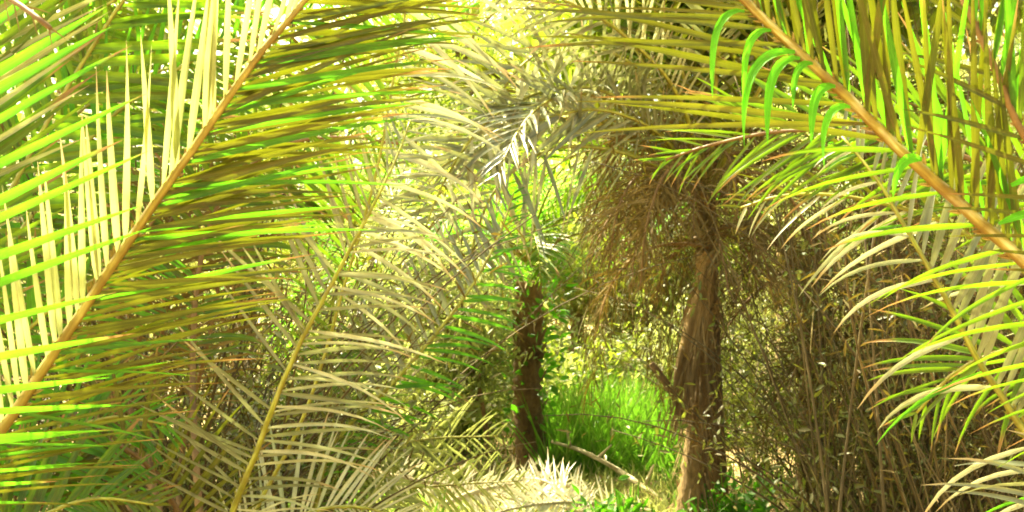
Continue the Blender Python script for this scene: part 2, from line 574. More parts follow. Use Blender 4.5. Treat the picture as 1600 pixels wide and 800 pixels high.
def scatter_grass():
    mb = MB()
    # the tall bright tuft bed between the two trunks
    n = 4200
    y = R.uniform(9.6, 15.5, n)
    x = R.uniform(0.30, 1.75, n) * y / 10.0
    keep = x < 0.24 * y - 0.25
    x, y = x[keep], y[keep]
    n = len(x)
    base = np.stack([x, y, np.zeros(n)], -1)
    lean = np.stack([R.normal(0.12, 0.42, n), R.normal(-0.1, 0.35, n), np.ones(n)], -1)
    mb.leaves(base, lean, (0, -1, 0.1), R.uniform(0.25, 1.1, n), R.uniform(0.010, 0.028, n), 'grass_blade', 0.35, 5, 0.2, R.normal(0, 0.8, n))
    # thinner grass elsewhere
    n = 9000
    y = 5 + 20 * R.random(n)
    x = R.uniform(-1, 1, n) * (0.6 * y)
    patch = np.sin(x * 1.7 + 1) * np.cos(y * 1.1) + R.normal(0, 0.4, n)
    keep = patch > 0.15
    x, y = x[keep], y[keep]
    n = len(x)
    base = np.stack([x, y, np.zeros(n)], -1)
    lean = np.stack([R.normal(0, 0.4, n), R.normal(0, 0.4, n), np.ones(n)], -1)
    mb.leaves(base, lean, (0, -1, 0.1), R.uniform(0.15, 0.5, n), R.uniform(0.008, 0.02, n), 'grass_blade', 0.5, 4, 0.2, R.normal(0, 0.8, n))
    n = 2600      # short pale grass in the clearing
    y = R.uniform(6.7, 9.6, n)
    x = R.uniform(-.14, .17, n) * y
    mb.leaves(np.stack([x, y, np.zeros(n)], -1), np.stack([R.normal(0, .6, n), R.normal(0, .5, n), np.ones(n)], -1), (0, -1, 0.1), R.uniform(0.08, 0.30, n), R.uniform(0.010, 0.024, n), 'leaf_sunny', 0.8, 4, 0.2, R.normal(0, .8, n))
    return tag(mb.build('grass'), 'bright green grass growing in a bed between the two trunks', 'grass', kind='stuff')


scatter_grass()

# ------------------------------------------------------------------ near palm on the left
R = np.random.default_rng(102)
TC = True
A = empty('palm_tree', (-1.75, 2.35, 0), 'near palm on the left whose big diagonal frond crosses the upper left corner', 'palm tree', 'palms framing the view')
palm_trunk((-1.75, 2.35, 0), (-1.68, 2.32, 0.75), 0.16, 0.13, parent=A, seed=1)
Z0 = (0, -1, 0.2)
frond(A, px((-310, 1040, 2.35), (-180, 880, 2.25), (-60, 755, 2.15), (90, 545, 2.08), (180, 412, 2.03), (300, 240, 1.98), (400, 95, 1.95), (478, 0, 1.95), (570, -110, 1.97), (650, -190, 2.02), (740, -250, 2.1)),
      Z0, (0.017, 0.004), 'rachis_tan', [
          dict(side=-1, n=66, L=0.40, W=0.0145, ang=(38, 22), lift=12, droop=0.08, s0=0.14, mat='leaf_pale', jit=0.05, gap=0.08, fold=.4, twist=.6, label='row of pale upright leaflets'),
          dict(side=1, n=46, L=0.45, W=0.012, ang=(46, 40), lift=4, droop=0.14, s0=0.3, mat='leaf_bright', jit=0.08, gap=0.1, label='bright green leaflets among the olive ones'),  # brighter leaflets mixed in as painted sunlit streaks
          dict(side=1, n=54, L=0.46, W=0.014, ang=(44, 34), lift=-16, droop=0.16, s0=0.5, mat='leaf_olive', jit=0.12),
          dict(side=1, n=112, L=0.45, W=0.0118, ang=(46, 40), lift=-6, droop=0.12, s0=0.14, mat='leaf_olive', jit=0.075, gap=0.1, label='row of olive leaflets reaching to the right')])
frond(A, px((-320, 1040, 2.3), (-230, 840, 1.9), (-160, 650, 1.72), (-125, 480, 1.66), (-115, 320, 1.64), (-130, 150, 1.64), (-170, 0, 1.66), (-230, -150, 1.7)),
      Z0, (0.014, 0.004), 'rachis_olive', [
          dict(side=1, n=30, L=0.36, W=0.018, ang=(84, 42), lift=-4, droop=0.05, s0=0.28, mat='leaf_bright', jit=0.03, prof=lambda x: 0.9 + 0.25 * x, gap=0.0, label='row of bright green leaflets'),
          dict(side=-1, n=20, L=0.3, W=0.022, ang=(70, 40), s0=0.28, mat='leaf_bright')])
frond(A, px((-330, 1040, 2.5), (-260, 760, 2.6), (-190, 480, 2.6), (-150, 280, 2.6), (-120, 120, 2.6), (-60, -20, 2.6), (30, -160, 2.6)),
      Z0, (0.014, 0.004), 'rachis_olive', [
          dict(side=1, n=40, L=0.62, W=0.024, ang=(52, 22), lift=-4, droop=0.05, s0=0.25, mat='leaf_near', jit=0.05),
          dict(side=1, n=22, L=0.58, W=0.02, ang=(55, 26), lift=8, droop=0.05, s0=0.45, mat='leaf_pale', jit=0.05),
          dict(side=-1, n=24, L=0.4, W=0.022, ang=(60, 35), s0=0.25, mat='leaf_near')])
for pp, m1, m2 in ((px((-320, 1040, 2.7), (-50, 500, 3.8), (150, 210, 4.2), (350, 70, 4.3), (560, 10, 4.3), (720, 20, 4.2)), 'leaf_near', 'leaf_bright'),
                   (px((-320, 1040, 2.7), (-60, 300, 4.4), (100, 60, 4.6), (300, -50, 4.6), (520, -70, 4.5), (680, -40, 4.4)), 'leaf_near', 'leaf_bright'),
                   (px((-320, 1040, 2.7), (-120, 560, 4.0), (0, 330, 4.4), (120, 180, 4.6), (260, 110, 4.7), (420, 110, 4.7)), 'leaf_bright', 'leaf_near')):
    frond(A, pp, Z0, (0.016, 0.005), 'rachis_olive', [
        dict(side=1, n=64, L=0.62, W=0.024, ang=(70, 40), droop=0.6, s0=0.3, mat=m1, jit=.1),
        dict(side=-1, n=54, L=0.50, W=0.022, ang=(55, 30), droop=0.15, s0=0.3, mat=m2, jit=.1)])
# fan of broad leaves high behind
frond(A, px((-320, 1040, 2.7), (-120, 560, 3.2), (20, 300, 3.4), (120, 120, 3.5), (230, -40, 3.5), (360, -170, 3.5)),
      Z0, (0.014, 0.005), 'rachis_olive', [
          dict(side=1, n=46, L=0.65, W=0.034, ang=(70, 40), droop=0.35, s0=0.3, mat='leaf_near'),
          dict(side=-1, n=40, L=0.6, W=0.03, ang=(55, 30), droop=0.1, s0=0.3, mat='leaf_near')])
# lower green fronds at the left edge
for (pp, m_) in ((px((-330, 1060, 2.7), (-220, 860, 3.0), (-80, 660, 3.2), (60, 500, 3.3), (180, 420, 3.35), (270, 400, 3.4)), 'leaf_bright'),
                 (px((-330, 1060, 2.7), (-200, 920, 2.9), (-60, 780, 3.1), (60, 690, 3.2), (170, 650, 3.3), (260, 660, 3.35)), 'leaf_bright'),
                 (px((-330, 1060, 2.7), (-200, 980, 2.8), (-60, 890, 2.9), (60, 810, 3.0), (150, 780, 3.1), (240, 790, 3.2)), 'leaf_near')):
    frond(A, pp, Z0, (0.012, 0.004), 'rachis_olive', [
        dict(side=1, n=44, L=0.42, W=0.020, ang=(75, 40), droop=0.3, s0=0.2, mat=m_),
        dict(side=-1, n=40, L=0.38, W=0.020, ang=(60, 32), droop=0.2, s0=0.2, mat=m_)])
# dead stalk in the top left corner
frond(A, px((-330, 1040, 2.4), (-300, 400, 1.9), (-200, 60, 1.7), (-60, -30, 1.6), (30, 8, 1.55), (85, 52, 1.52)),
      Z0, (0.012, 0.004), 'rachis_brown', [
          dict(side=-1, n=22, L=0.14, W=0.006, ang=(30, 15), droop=0.2, s0=0.6, mat='leaf_dead'),
          dict(side=1, n=20, L=0.14, W=0.006, ang=(50, 30), droop=0.2, s0=0.6, mat='leaf_dead')], name='dead_frond', label='dry brown stalk in the corner')

# ------------------------------------------------------------------ palm left of the middle (yellow green midribs)
R = np.random.default_rng(103)
B = empty('palm_tree', at(300, 1380, 3.7) * [1, 1, 0], 'young palm with yellow green midrib and grey leaflets in front of the dark hollow', 'palm tree', 'palms framing the view')
palm_trunk(at(300, 1380, 3.7) * [1, 1, 0], at(318, 960, 3.7), 0.15, 0.12, parent=B, seed=2)
frond(B, px((320, 980, 3.65), (345, 870, 3.55), (362, 800, 3.5), (400, 705, 3.45), (430, 622, 3.4), (462, 550, 3.38), (492, 490, 3.36), (550, 380, 3.35), (592, 300, 3.35), (622, 235, 3.4), (640, 185, 3.45)),
      Z0, (0.015, 0.003), 'rachis_olive', [
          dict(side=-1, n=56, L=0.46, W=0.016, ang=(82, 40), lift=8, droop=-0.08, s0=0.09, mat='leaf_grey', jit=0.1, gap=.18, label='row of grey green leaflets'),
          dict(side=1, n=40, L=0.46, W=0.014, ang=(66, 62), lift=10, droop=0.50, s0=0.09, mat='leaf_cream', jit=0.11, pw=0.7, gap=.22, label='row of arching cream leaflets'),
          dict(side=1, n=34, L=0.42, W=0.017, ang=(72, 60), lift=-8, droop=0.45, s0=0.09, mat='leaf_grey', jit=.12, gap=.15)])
frond(B, px((320, 980, 3.7), (400, 800, 3.85), (480, 640, 3.8), (545, 430, 3.7), (590, 270, 3.6), (612, 150, 3.6), (628, 60, 3.6), (645, -30, 3.6), (670, -120, 3.65)),
      Z0, (0.009, 0.003), 'rachis_olive', [
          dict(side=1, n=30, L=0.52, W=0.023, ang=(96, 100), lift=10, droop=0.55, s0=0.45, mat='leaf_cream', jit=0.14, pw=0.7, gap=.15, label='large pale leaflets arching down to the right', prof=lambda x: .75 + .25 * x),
          dict(side=-1, n=30, L=0.40, W=0.020, ang=(70, 40), droop=0.2, s0=0.4, mat='leaf_near', jit=.1)])
frond(B, px((320, 980, 3.7), (310, 800, 3.9), (300, 600, 4.1), (310, 420, 4.2), (350, 300, 4.2), (430, 232, 4.15), (520, 212, 4.1), (620, 222, 4.1)),
      Z0, (0.018, 0.005), 'rachis_brown', [
          dict(side=1, n=40, L=0.50, W=0.026, ang=(75, 60), droop=0.7, s0=0.4, mat='leaf_near'),
          dict(side=-1, n=36, L=0.45, W=0.024, ang=(60, 40), droop=0.2, s0=0.4, mat='leaf_near')])
frond(B, px((320, 980, 3.7), (300, 860, 3.5), (255, 760, 3.4), (190, 700, 3.3), (110, 690, 3.3), (30, 730, 3.2)),
      Z0, (0.014, 0.004), 'rachis_brown', [
          dict(side=1, n=30, L=0.40, W=0.018, ang=(70, 40), droop=0.3, s0=0.2, mat='leaf_olive'),
          dict(side=-1, n=30, L=0.40, W=0.018, ang=(70, 40), droop=0.6, s0=0.2, mat='leaf_olive')])
frond(B, px((320, 980, 3.7), (350, 900, 3.8), (410, 840, 3.9), (480, 800, 4.0), (560, 790, 4.1), (640, 810, 4.2)),
      Z0, (0.014, 0.004), 'rachis_olive', [
          dict(side=1, n=30, L=0.40, W=0.018, ang=(70, 40), droop=0.5, s0=0.2, mat='leaf_cream'),
          dict(side=-1, n=30, L=0.42, W=0.018, ang=(70, 40), droop=0.3, s0=0.2, mat='leaf_cream')])
for a_, b_, c_ in (((205, 640), (225, 500), 4.3), ((235, 720), (262, 470), 4.4), ((190, 760), (180, 520), 4.2), ((280, 760), (330, 520), 4.5)):
    frond(B, px((310, 990, 3.8), (*a_, c_), (*b_, c_), (b_[0] + 40, b_[1] - 150, c_), (b_[0] + 140, b_[1] - 260, c_ + .1)), Z0, (0.016, 0.005), 'rachis_brown', [
        dict(side=1, n=26, L=0.36, W=0.016, ang=(70, 40), droop=0.6, s0=0.45, mat='leaf_dead'),
        dict(side=-1, n=26, L=0.36, W=0.016, ang=(70, 40), droop=0.6, s0=0.45, mat='leaf_dead')], name='dead_frond')

# ------------------------------------------------------------------ young palm in the middle distance
R = np.random.default_rng(104)
Cc = empty('palm_tree', at(470, 1010, 5.4) * [1, 1, 0], 'small young palm with a thin yellow midrib left of the slim dark trunk', 'palm tree')
frond(Cc, px((470, 985, 5.4), (500, 745, 5.4), (540, 668, 5.4), (610, 600, 5.4), (680, 520, 5.45), (735, 445, 5.5), (775, 370, 5.6), (800, 300, 5.7)),
      Z0, (0.018, 0.005), 'rachis_olive', [
          dict(side=-1, n=34, L=0.50, W=0.030, ang=(78, 45), droop=0.0, s0=0.3, mat='leaf_grey'),
          dict(side=1, n=36, L=0.40, W=0.024, ang=(62, 45), droop=0.5, s0=0.3, mat='leaf_bright', jit=.12)])
for k, (e, L, m_) in enumerate(((( 420, 640), 1, 'leaf_grey'), ((520, 560), 1, 'leaf_near'), ((640, 690), 1, 'leaf_sunny'), ((380, 760), 1, 'leaf_olive'), ((560, 520), 1, 'leaf_near'), ((660, 760), 1, 'leaf_sunny'))):
    dx = e[0] - 470
    frond(Cc, px((470, 985, 5.4), (470 + dx * .35, 860, 5.5), (470 + dx * .8, (e[1] + 780) / 2, 5.7 + .1 * k), (*e, 5.9 + .1 * k), (e[0] + dx * .8, e[1] - 10, 6.1)), Z0, (0.014, 0.004), 'rachis_olive', [
        dict(side=1, n=28, L=0.45, W=0.024, ang=(66, 40), droop=0.5, s0=0.3, mat=m_),
        dict(side=-1, n=28, L=0.45, W=0.024, ang=(66, 40), droop=0.4, s0=0.3, mat=m_)])

# ------------------------------------------------------------------ near palm on the right
R = np.random.default_rng(105)
E = empty('palm_tree', (2.05, 2.4, 0), 'near palm on the right with a thick orange midrib leaning across the upper right', 'palm tree', 'palms framing the view')
palm_trunk((2.05, 2.4, 0), (2.0, 2.4, 0.95), 0.17, 0.14, parent=E, seed=3)
e1 = frond(E, px((2080, 850, 2.35), (1900, 690, 2.25), (1750, 550, 2.18), (1600, 410, 2.1), (1510, 328, 2.06), (1430, 256, 2.03), (1320, 150, 2.0), (1220, 58, 2.0), (1160, 0, 2.0), (1090, -65, 2.02), (1000, -120, 2.06), (900, -160, 2.12)),
           Z0, (0.024, 0.006), 'rachis_orange', [
               dict(side=-1, n=11, L=0.58, W=0.0155, ang=(42, 36), lift=-4, droop=0.14, s0=0.64, s1=.79, mat='leaf_olive', jit=.08, prof=lambda x: 1 + 0 * x),
               dict(side=-1, n=50, L=0.60, W=0.0155, ang=(38, 30), lift=-4, droop=0.10, s0=0.79, mat='leaf_olive', jit=0.06, label='row of olive leaflets reaching to the left'),
               dict(side=-1, n=26, L=0.40, W=0.015, ang=(58, 48), lift=-4, droop=0.5, s0=0.2, s1=.62, mat='leaf_near', jit=0.12, gap=.2, prof=lambda x: 1 - .2 * x),
               dict(side=1, n=84, L=0.52, W=0.0155, ang=(44, 30), lift=6, droop=0.05, s0=0.2, mat='leaf_olive', jit=0.08, gap=.12, label='row of upright olive leaflets'),
               dict(side=1, n=34, L=0.50, W=0.015, ang=(44, 30), lift=-6, droop=0.08, s0=0.2, mat='leaf_bright', jit=0.1, label='bright green leaflets among the upright ones')])
# leaflets bent over the midrib, backlit glow put into their green
for (x, y, dx, ln) in ((1163, 18, -1, .26), (1205, 48, -1, .20), (1242, 82, -1, .24), (1250, 92, -1, .20), (1270, 100, -.7, .14), (1305, 136, -.7, .17), (1328, 168, -.6, .16), (1440, 250, -.5, .12), (1560, 350, .3, .2), (1580, 290, .3, .25)):
    mb = MB()
    b0 = at(x, y, 1.985)
    mb.leaves(b0[None], np.array([[dx, -0.12, 0.2 - 0.2 * abs(dx)]]), (0, -1, 0.3), ln * R.uniform(.8, 1.2), R.uniform(.015, .024), 'leaf_backlit', R.uniform(2.6, 4.4) if dx < 0 else 1.0, 14, 0.3, R.normal(0, 0.7), pw=R.uniform(.1, .4))
    mb.build('bent_leaflet', e1)
frond(E, px((2080, 850, 2.3), (1860, 560, 2.0), (1700, 360, 1.95), (1600, 205, 1.92), (1555, 100, 1.92), (1505, -10, 1.94), (1460, -120, 1.98), (1400, -240, 2.02)),
      Z0, (0.014, 0.005), 'rachis_brown', [
          dict(side=1, n=40, L=0.42, W=0.016, ang=(40, 22), droop=0.12, s0=0.2, mat='leaf_bright', jit=0.09),
          dict(side=1, n=24, L=0.40, W=0.014, ang=(44, 26), droop=0.1, s0=0.2, mat='leaf_near', jit=0.12),
          dict(side=-1, n=26, L=0.25, W=0.012, ang=(60, 30), droop=0.15, s0=0.2, mat='leaf_olive', jit=0.1)])
frond(E, px((2080, 850, 2.5), (1800, 860, 2.6), (1690, 790, 2.6), (1600, 682, 2.6), (1560, 622, 2.6), (1520, 560, 2.6), (1480, 482, 2.6), (1440, 410, 2.62), (1400, 340, 2.66), (1360, 275, 2.7), (1310, 215, 2.76)),
      Z0, (0.016, 0.004), 'rachis_olive', [
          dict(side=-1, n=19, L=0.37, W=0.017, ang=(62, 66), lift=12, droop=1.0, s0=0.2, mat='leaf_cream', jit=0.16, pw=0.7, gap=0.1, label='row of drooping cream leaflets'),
          dict(side=-1, n=5, L=0.34, W=0.014, ang=(66, 66), lift=0, droop=0.9, s0=0.2, mat='leaf_bright', jit=0.1, pw=0.7, gap=0.12),
          dict(side=1, n=40, L=0.46, W=0.022, ang=(50, 40), droop=0.35, s0=0.2, mat='leaf_grey', jit=0.1)])
frond(E, px((2080, 850, 2.6), (1780, 560, 2.8), (1600, 420, 2.85), (1480, 345, 2.9), (1400, 318, 2.9), (1310, 300, 2.95), (1230, 300, 3.0), (1160, 320, 3.05)),
      Z0, (0.014, 0.004), 'rachis_olive', [
          dict(side=-1, n=17, L=0.38, W=0.017, ang=(52, 46), droop=0.7, s0=0.3, mat='leaf_cream', jit=0.14, gap=0.2),
          dict(side=1, n=26, L=0.38, W=0.017, ang=(40, 30), droop=0.4, s0=0.3, mat='leaf_olive', jit=0.08)])
frond(E, px((2080, 850, 2.5), (1840, 480, 2.6), (1660, 330, 2.7), (1520, 250, 2.75), (1380, 210, 2.8), (1240, 205, 2.9), (1120, 225, 3.0), (1040, 250, 3.1)),
      Z0, (0.014, 0.004), 'rachis_brown', [
          dict(side=-1, n=50, L=0.40, W=0.016, ang=(50, 25), droop=0.5, s0=0.3, mat='leaf_near', jit=0.11),
          dict(side=1, n=44, L=0.46, W=0.016, ang=(35, 22), droop=0.2, s0=0.3, mat='leaf_near', jit=0.11)])
frond(E, px((2080, 850, 2.5), (1820, 640, 2.7), (1680, 560, 2.8), (1590, 540, 2.8), (1500, 570, 2.85), (1430, 640, 2.9)),
      Z0, (0.014, 0.004), 'rachis_olive', [
          dict(side=-1, n=16, L=0.38, W=0.018, ang=(50, 30), droop=0.9, s0=0.3, mat='leaf_near', jit=0.15),
          dict(side=1, n=26, L=0.40, W=0.022, ang=(60, 30), droop=0.4, s0=0.3, mat='leaf_near', jit=0.1)])
frond(E, px((2080, 850, 2.5), (1830, 760, 2.4), (1720, 790, 2.4), (1640, 830, 2.4), (1560, 900, 2.4)),
      Z0, (0.014, 0.004), 'rachis_olive', [
          dict(side=-1, n=12, L=0.34, W=0.016, ang=(50, 30), droop=0.9, s0=0.3, mat='leaf_cream', jit=0.15),
          dict(side=1, n=22, L=0.36, W=0.016, ang=(60, 30), droop=0.6, s0=0.3, mat='leaf_grey', jit=0.15)])

# ------------------------------------------------------------------ the two trunks
R = np.random.default_rng(106)
b2 = at(1082, 845, 7.1) * [1, 1, 0]
t2 = at(1108, 395, 7.1)
T2 = empty('palm_tree', b2, 'stout fibrous palm trunk with a forked stub and a brown skirt of dead fronds', 'palm tree', 'palms framing the view')
palm_trunk(b2, t2, 0.086, 0.070, 'bark_palm', seed=5, parent=T2, fibre=420, k=18, bend=-0.03)
mb = MB()   # leaning stem that splits from the trunk, and the snapped stub beside it
P = smooth_path(px((1086, 690, 7.0), (1062, 610, 6.97), (1072, 540, 6.95), (1092, 470, 6.97), (1106, 420, 7.02)), 20)
mb.tube(P, np.interp(np.linspace(0, 1, 20), [0, .3, .6, 1], [0.02, 0.042, 0.05, 0.04]) * (1 + R.normal(0, .05, 20)), 'bark_palm', 12)
P = smooth_path(px((1072, 650, 6.99), (1045, 605, 6.97), (1018, 568, 6.95)), 8)
mb.tube(P, np.linspace(0.034, 0.022, 8), 'bark_dark', 10)
n_ = 120
u_ = R.random(n_)
bp = np.stack([np.interp(u_, [0, 1], [at(1066, 620, 6.9)[i], at(1106, 425, 6.95)[i]]) for i in range(3)], -1) + R.normal(0, .03, (n_, 3))
mb.leaves(bp, np.array([[-0.22, -.05, -1.0]]) + R.normal(0, .1, (n_, 3)), (0, -1, 0), R.uniform(.2, .6, n_), R.uniform(.006, .022, n_), 'bark_palm', 0.1, 5, .15, R.normal(0, .5, n_))
mb.build('side_stem', T2)
top2 = t2 + [0, 0, 0.1]
for k in range(26):      # dead skirt hanging round the head
    az = k * 2.4 + 0.3
    zz = R.uniform(-.15, .75)
    gen_frond(T2, top2 + [0, 0, zz], az, R.uniform(-0.2, 0.7), R.uniform(0.6, 1.25), R.uniform(1.0, 2.4), R.uniform(.2, .36), 'leaf_dead', 64, 4, 0.010, rmat='rachis_brown', dr=1.3, jit=0.3, s0=.1, name='dead_frond')
for pp in (px((1108, 330, 7.1), (1050, 270, 6.9), (1000, 270, 6.7), (965, 330, 6.6), (950, 420, 6.6)), px((1108, 300, 7.1), (1070, 215, 6.9), (1010, 190, 6.8), (960, 230, 6.7), (930, 300, 6.7)),
           px((1108, 330, 7.1), (1080, 260, 6.7), (1040, 270, 6.5), (1010, 350, 6.4), (1000, 450, 6.4)), px((1108, 330, 7.1), (1170, 270, 6.8), (1230, 300, 6.7), (1270, 380, 6.7), (1280, 470, 6.7))):
    frond(T2, pp, Z0, (0.014, 0.004), 'rachis_brown', [
        dict(side=1, n=60, L=0.42, W=0.010, ang=(60, 30), droop=1.2, s0=0.2, mat='leaf_dead', jit=.3),
        dict(side=-1, n=60, L=0.42, W=0.010, ang=(60, 30), droop=1.2, s0=0.2, mat='leaf_dead', jit=.3)], name='dead_frond')
for k in range(15):
    az = k * 2.4 + 1.0
    gen_frond(T2, top2 + [0, 0, .3], az, R.uniform(0.35, 1.25), R.uniform(2.3, 3.1), R.uniform(0.8, 1.3), 0.6, ('leaf_grey', 'leaf_olive', 'leaf_near')[k % 3], 46, 5, 0.032, rr=(.02, .005), dr=.5)
# long grey frond thrown toward the upper middle, leaflets hanging level to the left
frond(T2, [top2 + [0, 0, .3]] + px((1060, 150, 6.6), (980, 60, 6.1), (900, 10, 5.7), (820, -20, 5.4), (740, -20, 5.1)), Z0, (0.02, 0.005), 'rachis_olive', [
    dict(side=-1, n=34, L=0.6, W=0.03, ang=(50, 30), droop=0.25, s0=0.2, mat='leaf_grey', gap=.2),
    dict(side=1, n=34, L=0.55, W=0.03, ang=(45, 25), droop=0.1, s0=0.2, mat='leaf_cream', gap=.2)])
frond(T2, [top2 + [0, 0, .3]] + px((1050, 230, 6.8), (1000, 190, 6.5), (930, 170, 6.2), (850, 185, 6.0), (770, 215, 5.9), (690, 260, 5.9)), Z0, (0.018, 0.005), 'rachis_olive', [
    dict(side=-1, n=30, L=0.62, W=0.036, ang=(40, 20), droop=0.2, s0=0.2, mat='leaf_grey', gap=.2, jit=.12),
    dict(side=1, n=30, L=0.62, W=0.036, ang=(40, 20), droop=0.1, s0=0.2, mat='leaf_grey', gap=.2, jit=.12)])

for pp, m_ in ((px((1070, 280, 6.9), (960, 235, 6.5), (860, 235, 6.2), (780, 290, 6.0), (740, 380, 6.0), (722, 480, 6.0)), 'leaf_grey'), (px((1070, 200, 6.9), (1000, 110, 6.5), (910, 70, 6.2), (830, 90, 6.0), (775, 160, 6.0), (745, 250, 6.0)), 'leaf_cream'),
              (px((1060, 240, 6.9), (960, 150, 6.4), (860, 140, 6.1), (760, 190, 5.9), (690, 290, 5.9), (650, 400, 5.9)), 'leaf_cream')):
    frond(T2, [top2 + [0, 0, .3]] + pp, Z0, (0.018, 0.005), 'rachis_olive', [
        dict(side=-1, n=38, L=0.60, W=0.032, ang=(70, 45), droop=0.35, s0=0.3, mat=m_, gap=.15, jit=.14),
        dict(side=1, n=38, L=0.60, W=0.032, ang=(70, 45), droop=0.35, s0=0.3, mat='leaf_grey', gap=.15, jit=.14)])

b1 = at(833, 742, 10.0) * [1, 1, 0]
t1 = at(822, 440, 10.0)
T1 = empty('palm_tree', b1, 'slim dark palm trunk standing left of the green grass with leaves climbing it', 'palm tree', 'palms framing the view')
palm_trunk(b1, t1, 0.15, 0.13, 'bark_dark', seed=9, parent=T1, fibre=60, k=16)
for k in range(16):
    az = k * 2.4
    gen_frond(T1, t1 + [0, 0, .2], az, R.uniform(0.5, 1.3), R.uniform(1.2, 1.9), R.uniform(0.8, 1.5), 0.45, ('leaf_bright', 'leaf_sunny', 'leaf_near')[k % 3], 40, 4, 0.03, dr=.5)
mb = MB()   # climbing leaves on the trunk
n_ = 240
u_ = R.random(n_) ** .5
az = R.random(n_) * 6.28
out = np.stack([np.cos(az), np.sin(az), np.zeros(n_)], -1)
mb.leaves(b1 + (t1 - b1) * u_[:, None] + out * R.uniform(.1, .32, n_)[:, None] * (0.5 + u_)[:, None], out + R.normal(0, .5, (n_, 3)), R.normal(0, 1, (n_, 3)), R.uniform(.06, .15, n_), R.uniform(.03, .07, n_), 'leaf_bright', .3, 3)
mb.build('climbing_leaves', T1)

# pale log leaning by the trunk, and dry fronds coloured white for the clearing's glare
lg = empty('fallen_branch', at(960, 740, 9.2) * [1, 1, 0], 'thin pale bare branch lying slanted in front of the green grass', 'branch')
mb = MB()
P = smooth_path(px((862, 690, 9.5), (905, 703, 9.3), (955, 728, 9.0), (1000, 757, 8.7), (1045, 792, 8.4)), 24)
mb.tube(P, np.linspace(.014, .028, 24) * (1 + R.normal(0, .08, 24)), 'dry_wood', 12)
mb.build('limb', lg)
for t_ in (4, 9, 13, 18):
    mb = MB()
    mb.tube(P[t_] + np.linspace(0, 1, 5)[:, None] * np.array([R.normal(0, .1), -.03, .1 + .1 * R.random()]), np.linspace(.018, .008, 5), 'dry_wood', 6)
    mb.build('branch_stub', lg)

for i_, (pp, lab) in enumerate((
        (px((640, 752, 7.7), (720, 765, 7.5), (800, 778, 7.3), (890, 795, 7.1), (980, 815, 6.9), (1050, 850, 6.8)), 'dry palm frond coloured sunlit white, fallen across the clearing, leaflets upright'),
        (px((930, 830, 6.9), (905, 795, 7.1), (880, 770, 7.2), (850, 752, 7.4), (800, 745, 7.6)), 'short white dry frond standing up like a burst in the clearing'),
        (px((560, 735, 7.2), (640, 748, 7.3), (720, 760, 7.4), (790, 775, 7.5), (850, 800, 7.5)), 'greyish dry frond lying left of the sunlit white frond'),
        (px((1020, 800, 7.3), (950, 790, 7.2), (880, 785, 7.1), (800, 795, 7.0), (720, 820, 6.9)), 'white dry frond along the bottom edge left of the stout trunk'),
        (px((690, 790, 7.0), (740, 770, 7.2), (800, 758, 7.5), (860, 756, 7.8), (930, 770, 8.0)), 'whitish dry frond lying just in front of the slim trunk foot'))):
    f0 = empty('fallen_frond', pp[0] * [1, 1, 0], lab, 'palm frond', 'dry fronds in the clearing')
    frond(f0, pp, Z0, (0.02, 0.006), 'dry_wood', [
        dict(side=1, n=44, L=0.25, W=0.020, ang=(60, 40), lift=4, droop=0.2, s0=0.05, mat='leaf_dry_sunlit', jit=0.2),
        dict(side=-1, n=44, L=0.25, W=0.020, ang=(60, 40), lift=4, droop=0.2, s0=0.05, mat='leaf_dry_sunlit', jit=0.2)])


# ------------------------------------------------------------------ shrubs, thicket, trees
R = np.random.default_rng(107)
def shrub(name, loc, label, cat, h, r, nl, leafsize, mat, nst=14, smat='stem_brown', group=None, aspect=0.4, droop=0.3):
    o = empty(name, loc, label, cat, group)
    loc = np.asarray(loc, float)
    mb, ml = MB(), MB()
    for k in range(nst):
        az, el = R.random() * 6.28, R.uniform(0.7, 1.5)
        L = h * R.uniform(.6, 1.15)
        P = arc_path(loc + [R.normal(0, r * .25), R.normal(0, r * .25), 0], az, el, L, R.uniform(-.2, .6), 12, R.normal(0, .8))
        mb.tube(P, np.linspace(.008, .002, 12), smat, 5)
        n = nl // nst
        i = (R.random(n) ** .6 * 11).astype(int)
        ml.leaves(P[i] + R.normal(0, .10 * r + .02, (n, 3)), R.normal(0, 1, (n, 3)) + [0, 0, .3], R.normal(0, .6, (n, 3)) + [0, -.3, 1], leafsize * R.uniform(.6, 1.3, n), leafsize * aspect * R.uniform(.7, 1.2, n), mat, droop, 3, .2)
    mb.build('stem', o)
    ml.build('foliage', o)
    return o


